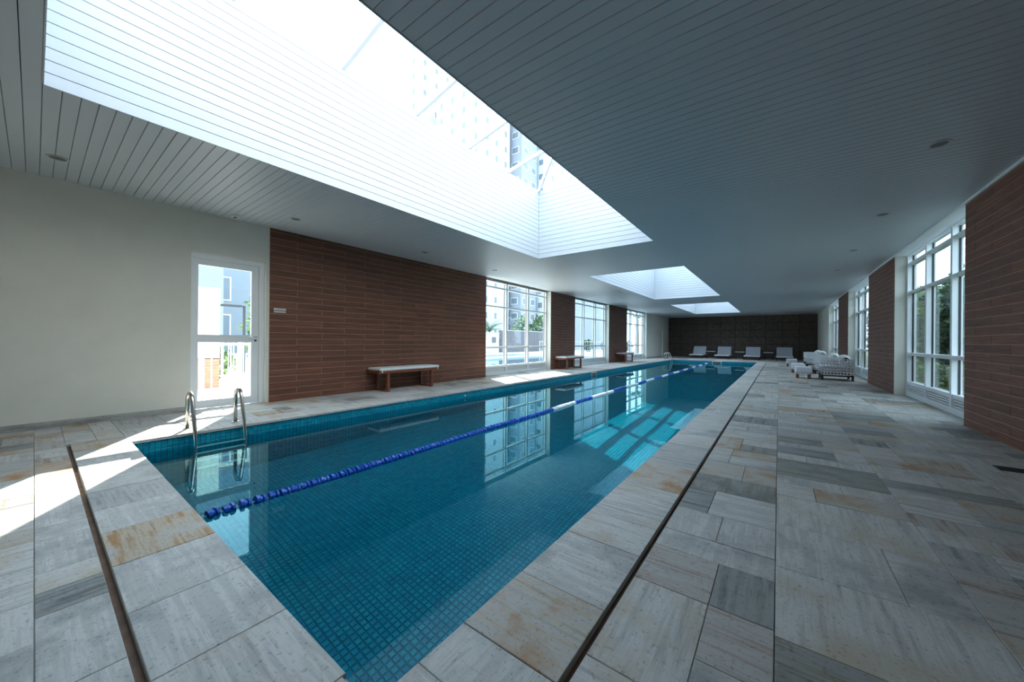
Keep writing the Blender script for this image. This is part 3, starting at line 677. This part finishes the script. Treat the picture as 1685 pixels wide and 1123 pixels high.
# brick pier, sunlit white pier and grey house seen through the door
o = thing('garden_pier', 'sunlit white pier on a red brick base behind the door railing', 'pier', (-11.2, 2.2, 0))
MB().box(-.4, .4, -.45, .48, .66, 2.35, 'facade_white').build('shaft', o)
bk = MB(); bk.box(-.39, .39, -.44, .47, -.03, .66, 'grout'); bk.build('core', o)
r = 0; z = -.03
while z < .64:
    y = -.45 - (.11 if r % 2 else 0)
    while y < .48:
        a, b = max(y, -.45), min(y + .21, .48)
        if b - a > .03: MB().box(.38, .40, a, b, z, z + .06, 'out_brick').build('brick', o)
        y += .222
    z += .072; r += 1
def building(name, label, x, y, wx, wy, h, mat, wins, wmat='facade_dark', ww=.9, wh=1.3, skipface=()):
    o = thing(name, label, 'building', (x, y, 0)); MB().box(0, -wx, 0, wy, -.2, h, mat).build('wall', o)
    MB().box(.3, -wx - .3, -.3, wy + .3, h, h + .5, mat).build('parapet', o)
    fm = MB().box(.0, .06, -ww / 2, ww / 2, 0, wh, 'frame_white').mesh('window'); pm = MB().box(.06, .07, -ww / 2 + .08, ww / 2 - .08, .08, wh - .08, wmat).mesh('glass')
    ncol, nrow, z0, dz = wins
    for i in range(ncol):
        for j in range(nrow):
            wd = link('window', fm, o, (0, wy * (i + .5) / ncol, z0 + j * dz)); link('glass', pm, wd)
    if wins[0]:
        fy = MB().box(-ww / 2, ww / 2, -.06, 0, 0, wh, 'frame_white').mesh('window'); py = MB().box(-ww / 2 + .08, ww / 2 - .08, -.07, -.06, .08, wh - .08, wmat).mesh('glass')
        nx = max(1, int(wx / 3))
        for i in range(nx):
            for j in range(nrow): wd = link('window', fy, o, (-wx * (i + .5) / nx, 0, z0 + j * dz)); link('glass', py, wd)
    return o
building('house', 'long grey rendered house seen through the glass door', -24, 0.5, 10, 5.6, 7.0, 'facade_grey', (0, 0, 0, 0))
building('house', 'pale blue-grey house behind the street lamp', -35.5, 6.9, 8, 9.0, 12.0, 'facade_blue', (2, 2, 1.2, 3.0), ww=.7, wh=1.9)
building('apartment_tower', 'white apartment tower with small windows beyond the nearest left window', -42, 47, 12, 8, 48, 'facade_white', (3, 16, 2.2, 2.9))
building('apartment_tower', 'broad white tower added to shade the middle and farthest left windows', -57, 45.0, 3, 24, 62, 'facade_white', (8, 20, 2.0, 3.0))  # added tower, placed to keep direct sun off the two farther left windows
building('apartment_tower', 'grey apartment tower with window bands beyond the nearest left window', -40, 56.2, 12, 5.5, 46, 'facade_grey', (2, 15, 2.4, 2.95), ww=1.6)
building('apartment_tower', 'white apartment tower to the right of the grey tower', -38, 62.5, 12, 12, 52, 'facade_white', (3, 17, 2.0, 2.95), ww=1.2)
building('large_hall', 'windowless pale grey building beyond the middle left window', -22, 43, 3, 14, 11, 'facade_grey', (0, 0, 0, 0))
o = thing('garden_wall', 'low white garden wall beyond the outdoor pools', 'wall', (-22.3, 24.3, 0)); MB().box(-.3, 0, 0, 3.4, -.1, 1.9, 'facade_white').build('body', o); MB().box(-.35, .05, -.05, 3.45, 1.9, 1.96, 'facade_white').build('cap', o); MB().box(0, .03, 2.3, 2.9, .95, 1.5, 'granite').build('plaque', o)
o = thing('garden_wall', 'dark speckled granite wall beyond the outdoor pools', 'wall', (-22.3, 28.1, 0)); MB().box(-.4, 0, 0, 8.5, -.1, 2.2, 'granite').build('body', o); MB().box(-.45, .05, -.05, 8.55, 2.2, 2.26, 'facade_white').build('cap', o)
for i in range(17): MB().box(.0, .015, .5 * i + .01, .5 * i + .49, .02, 2.15, 'granite').build('slab', o)
# street lamp
o = thing('street_lamp', 'dark street lamp with flat head seen through the door', 'street lamp', (-15.0, 4.4, 0))
MB().tube([(0, 0, -.03), (0, 0, 2.3)], .04, 'gasket', 10).build('pole', o); MB().tube([(0, 0, 2.27), (0, -.25, 2.29)], .025, 'gasket', 8).build('arm', o); MB().bevbox(-.10, .10, -.66, -.08, 2.24, 2.31, .02, 'gasket').build('lamp_head', o)
# ------------------------------------------------------------------ plants
def leafcloud(n, rx, ry, rz, size, mats, seed, cz):
    rnd = random.Random(seed); m = MB()
    for i in range(n):
        th = rnd.uniform(0, 2 * math.pi); u = rnd.uniform(-1, 1); k = rnd.uniform(.35, 1) ** .5; s = math.sqrt(1 - u * u)
        lump = 1 + .22 * math.sin(3 * th + seed) * math.cos(4 * u + seed)
        c = Vector((rx * s * math.cos(th) * k * lump, ry * s * math.sin(th) * k * lump, cz + rz * u * k)); d = Vector((rnd.gauss(0, 1), rnd.gauss(0, 1), rnd.gauss(0, .8) + .3)).normalized()
        e = d.orthogonal().normalized(); e.rotate(Matrix.Rotation(rnd.uniform(0, 6.3), 3, d)); L = size * rnd.uniform(.6, 1.3); W = L * .32; nn = d.cross(e) * W * .25
        m.add([tuple(c), tuple(c + d * L * .5 + e * W + nn), tuple(c + d * L), tuple(c + d * L * .5 - e * W + nn)], [(0, 1, 2), (0, 2, 3)], rnd.choice(mats))
    return m
def bush(x, y, r, h, label, mats, seed, n=900, size=.16, grp=None, cat='shrub'):
    o = thing('shrub', label, cat, (x, y, -.03), group=grp)
    leafcloud(n, r, r, h / 2, size, mats, seed, h / 2 + .05).build('foliage', o)
    for k in range(3): MB().tube([(.06 * k - .06, 0, 0), (.12 * (k - 1), .05, h * .45), (.25 * (k - 1), -.05, h * .8)], [.03, .022, .01], 'bark', 6).build('stem', o)
def palm(x, y, h, n, L, label, seed, name='palm', droop=.8):
    rnd = random.Random(seed); o = thing(name, label, 'palm', (x, y, -.03))
    MB().tube([(0, 0, 0), (.05, 0, h * .5), (0, .03, h)], [.13, .1, .08], 'bark', 8).build('trunk', o)
    for i in range(n):
        a = 2 * math.pi * i / n + rnd.uniform(-.2, .2); e0 = rnd.uniform(.5, 1.35); m = MB(); pts = []; p = Vector((0, 0, h)); e = e0
        for k in range(9):
            pts.append(p.copy()); p = p + Vector((math.cos(a) * math.cos(e), math.sin(a) * math.cos(e), math.sin(e))) * L / 8; e -= droop * 2.2 / 8
        m.tube(pts, [.02 * (1 - k / 10) for k in range(9)], 'leaf_palm', 4)
        side = Vector((-math.sin(a), math.cos(a), 0))
        for k in range(1, 9):
            for fr in (0, .33, .66):
                q = pts[k - 1].lerp(pts[k], fr); dr_ = (pts[k] - pts[k - 1]).normalized()
                for s in (-1, 1):
                    ln = L * .24 * math.sin(math.pi * (k + fr) / 10 + .25); t = q + side * s * ln + dr_ * ln * .6 - Vector((0, 0, ln * .35)); w2 = dr_ * .028
                    m.add([tuple(q - w2), tuple(q + w2), tuple(t)], [(0, 1, 2)], 'leaf_palm')
        m.build('frond', o)
palm(-25.2, 29.6, 2.2, 11, 2.2, 'small palm behind the low white garden wall', 3, droop=.6)
for i, (x, y, r, h, l) in enumerate([(-25.5, 36.2, 1.3, 4.2, 'leafy tree beyond the granite wall, left one'), (-25.2, 40.0, 1.3, 4.6, 'leafy tree beyond the granite wall, right one')]): bush(x, y, r, h, l, ['leaf_dark', 'leaf_dark', 'leaf_light'], 20 + i, 700, .4, cat='tree')
for i, (x, y, l) in enumerate([(-18.0, 39.0, 'dark shrub behind the railing beyond the middle window, left'), (-16.2, 40.5, 'dark shrub behind the railing beyond the middle window, centre'), (-14.6, 42.0, 'dark shrub behind the railing beyond the middle window, right')]): bush(x, y, .8, 1.3, l, ['leaf_dark'], 30 + i, 350, .25)
for i, (x, y, h, l) in enumerate([(-11.6, 37.0, 3.6, 'palm beyond the farthest left window, tallest one'), (-10.9, 39.0, 2.9, 'palm beyond the farthest left window, shorter one')]): palm(x, y, h, 11, 2.0, l, 40 + i)
bush(-11.2, 41.5, 1.2, 3.2, 'dark tree trunked bush beyond the farthest left window', ['leaf_dark'], 45, 600, .3, cat='tree')
bush(-15.6, 4.9, .35, 2.9, 'slim light green plant beside the street lamp', ['leaf_light', 'leaf_light', 'leaf_dark'], 50, 160, .22)
bush(-13.2, 3.3, .3, .9, 'low green plant behind the railings outside the door', ['leaf_light', 'leaf_dark'], 51, 120, .18)

# ================================================================== OUTSIDE, RIGHT
gr = MB(); gr.box(XRB + D, 60, -40, 110, -.35, -.03, 'soil'); gr.box(XRB, XRB + D, 7.9, 25.1, -.35, -.012, 'soil'); struct('garden_ground', gr.mesh('garden_ground'))
HB = [(4.35, 9.3, .82, 3.15, 0), (4.4, 11.3, .82, 3.35, 1), (4.35, 13.3, .82, 3.1, 0), (4.4, 15.4, .85, 3.35, 1), (4.35, 17.5, .85, 3.15, 0), (4.4, 19.8, .95, 3.2, 1), (4.5, 22.3, 1.0, 3.3, 0), (4.6, 25.1, 1.1, 3.3, 1), (7.2, 12.4, 1.3, 3.9, 0), (7.3, 16.4, 1.3, 4.0, 0)]
HL = ['nearest', 'second', 'third', 'fourth', 'fifth', 'sixth', 'seventh', 'farthest']
for i, (x, y, r, h, k) in enumerate(HB):
    l = ('%s dense dark shrub in the hedge outside the right windows' % HL[i]) if i < 8 else ('tall dark shrub behind the hedge, %s one' % ('nearer' if i == 8 else 'farther'))
    bush(x, y, r, h, l, ['leaf_dark', 'leaf_dark', 'leaf_light'] if k == 0 else ['leaf_dark', 'leaf_palm'], 60 + i, 3200, .2)
for i, (x, y) in enumerate([(2.92, 10.3), (2.92, 12.3), (2.92, 14.35)]): bush(x, y, .35, .7, 'low yellow-green shrub outside the right window, %s' % ('nearest', 'middle', 'farthest')[i], ['leaf_light'], 80 + i, 350, .14)
for i, (x, y, h) in enumerate([(7.1, 9.0, 2.6), (7.4, 20.6, 2.7), (7.6, 24.6, 2.7)]): palm(x, y, h, 13, 1.7, 'arching palm rising from the hedge outside, %s one' % ('nearest', 'middle', 'farthest')[i], 90 + i, droop=.75)
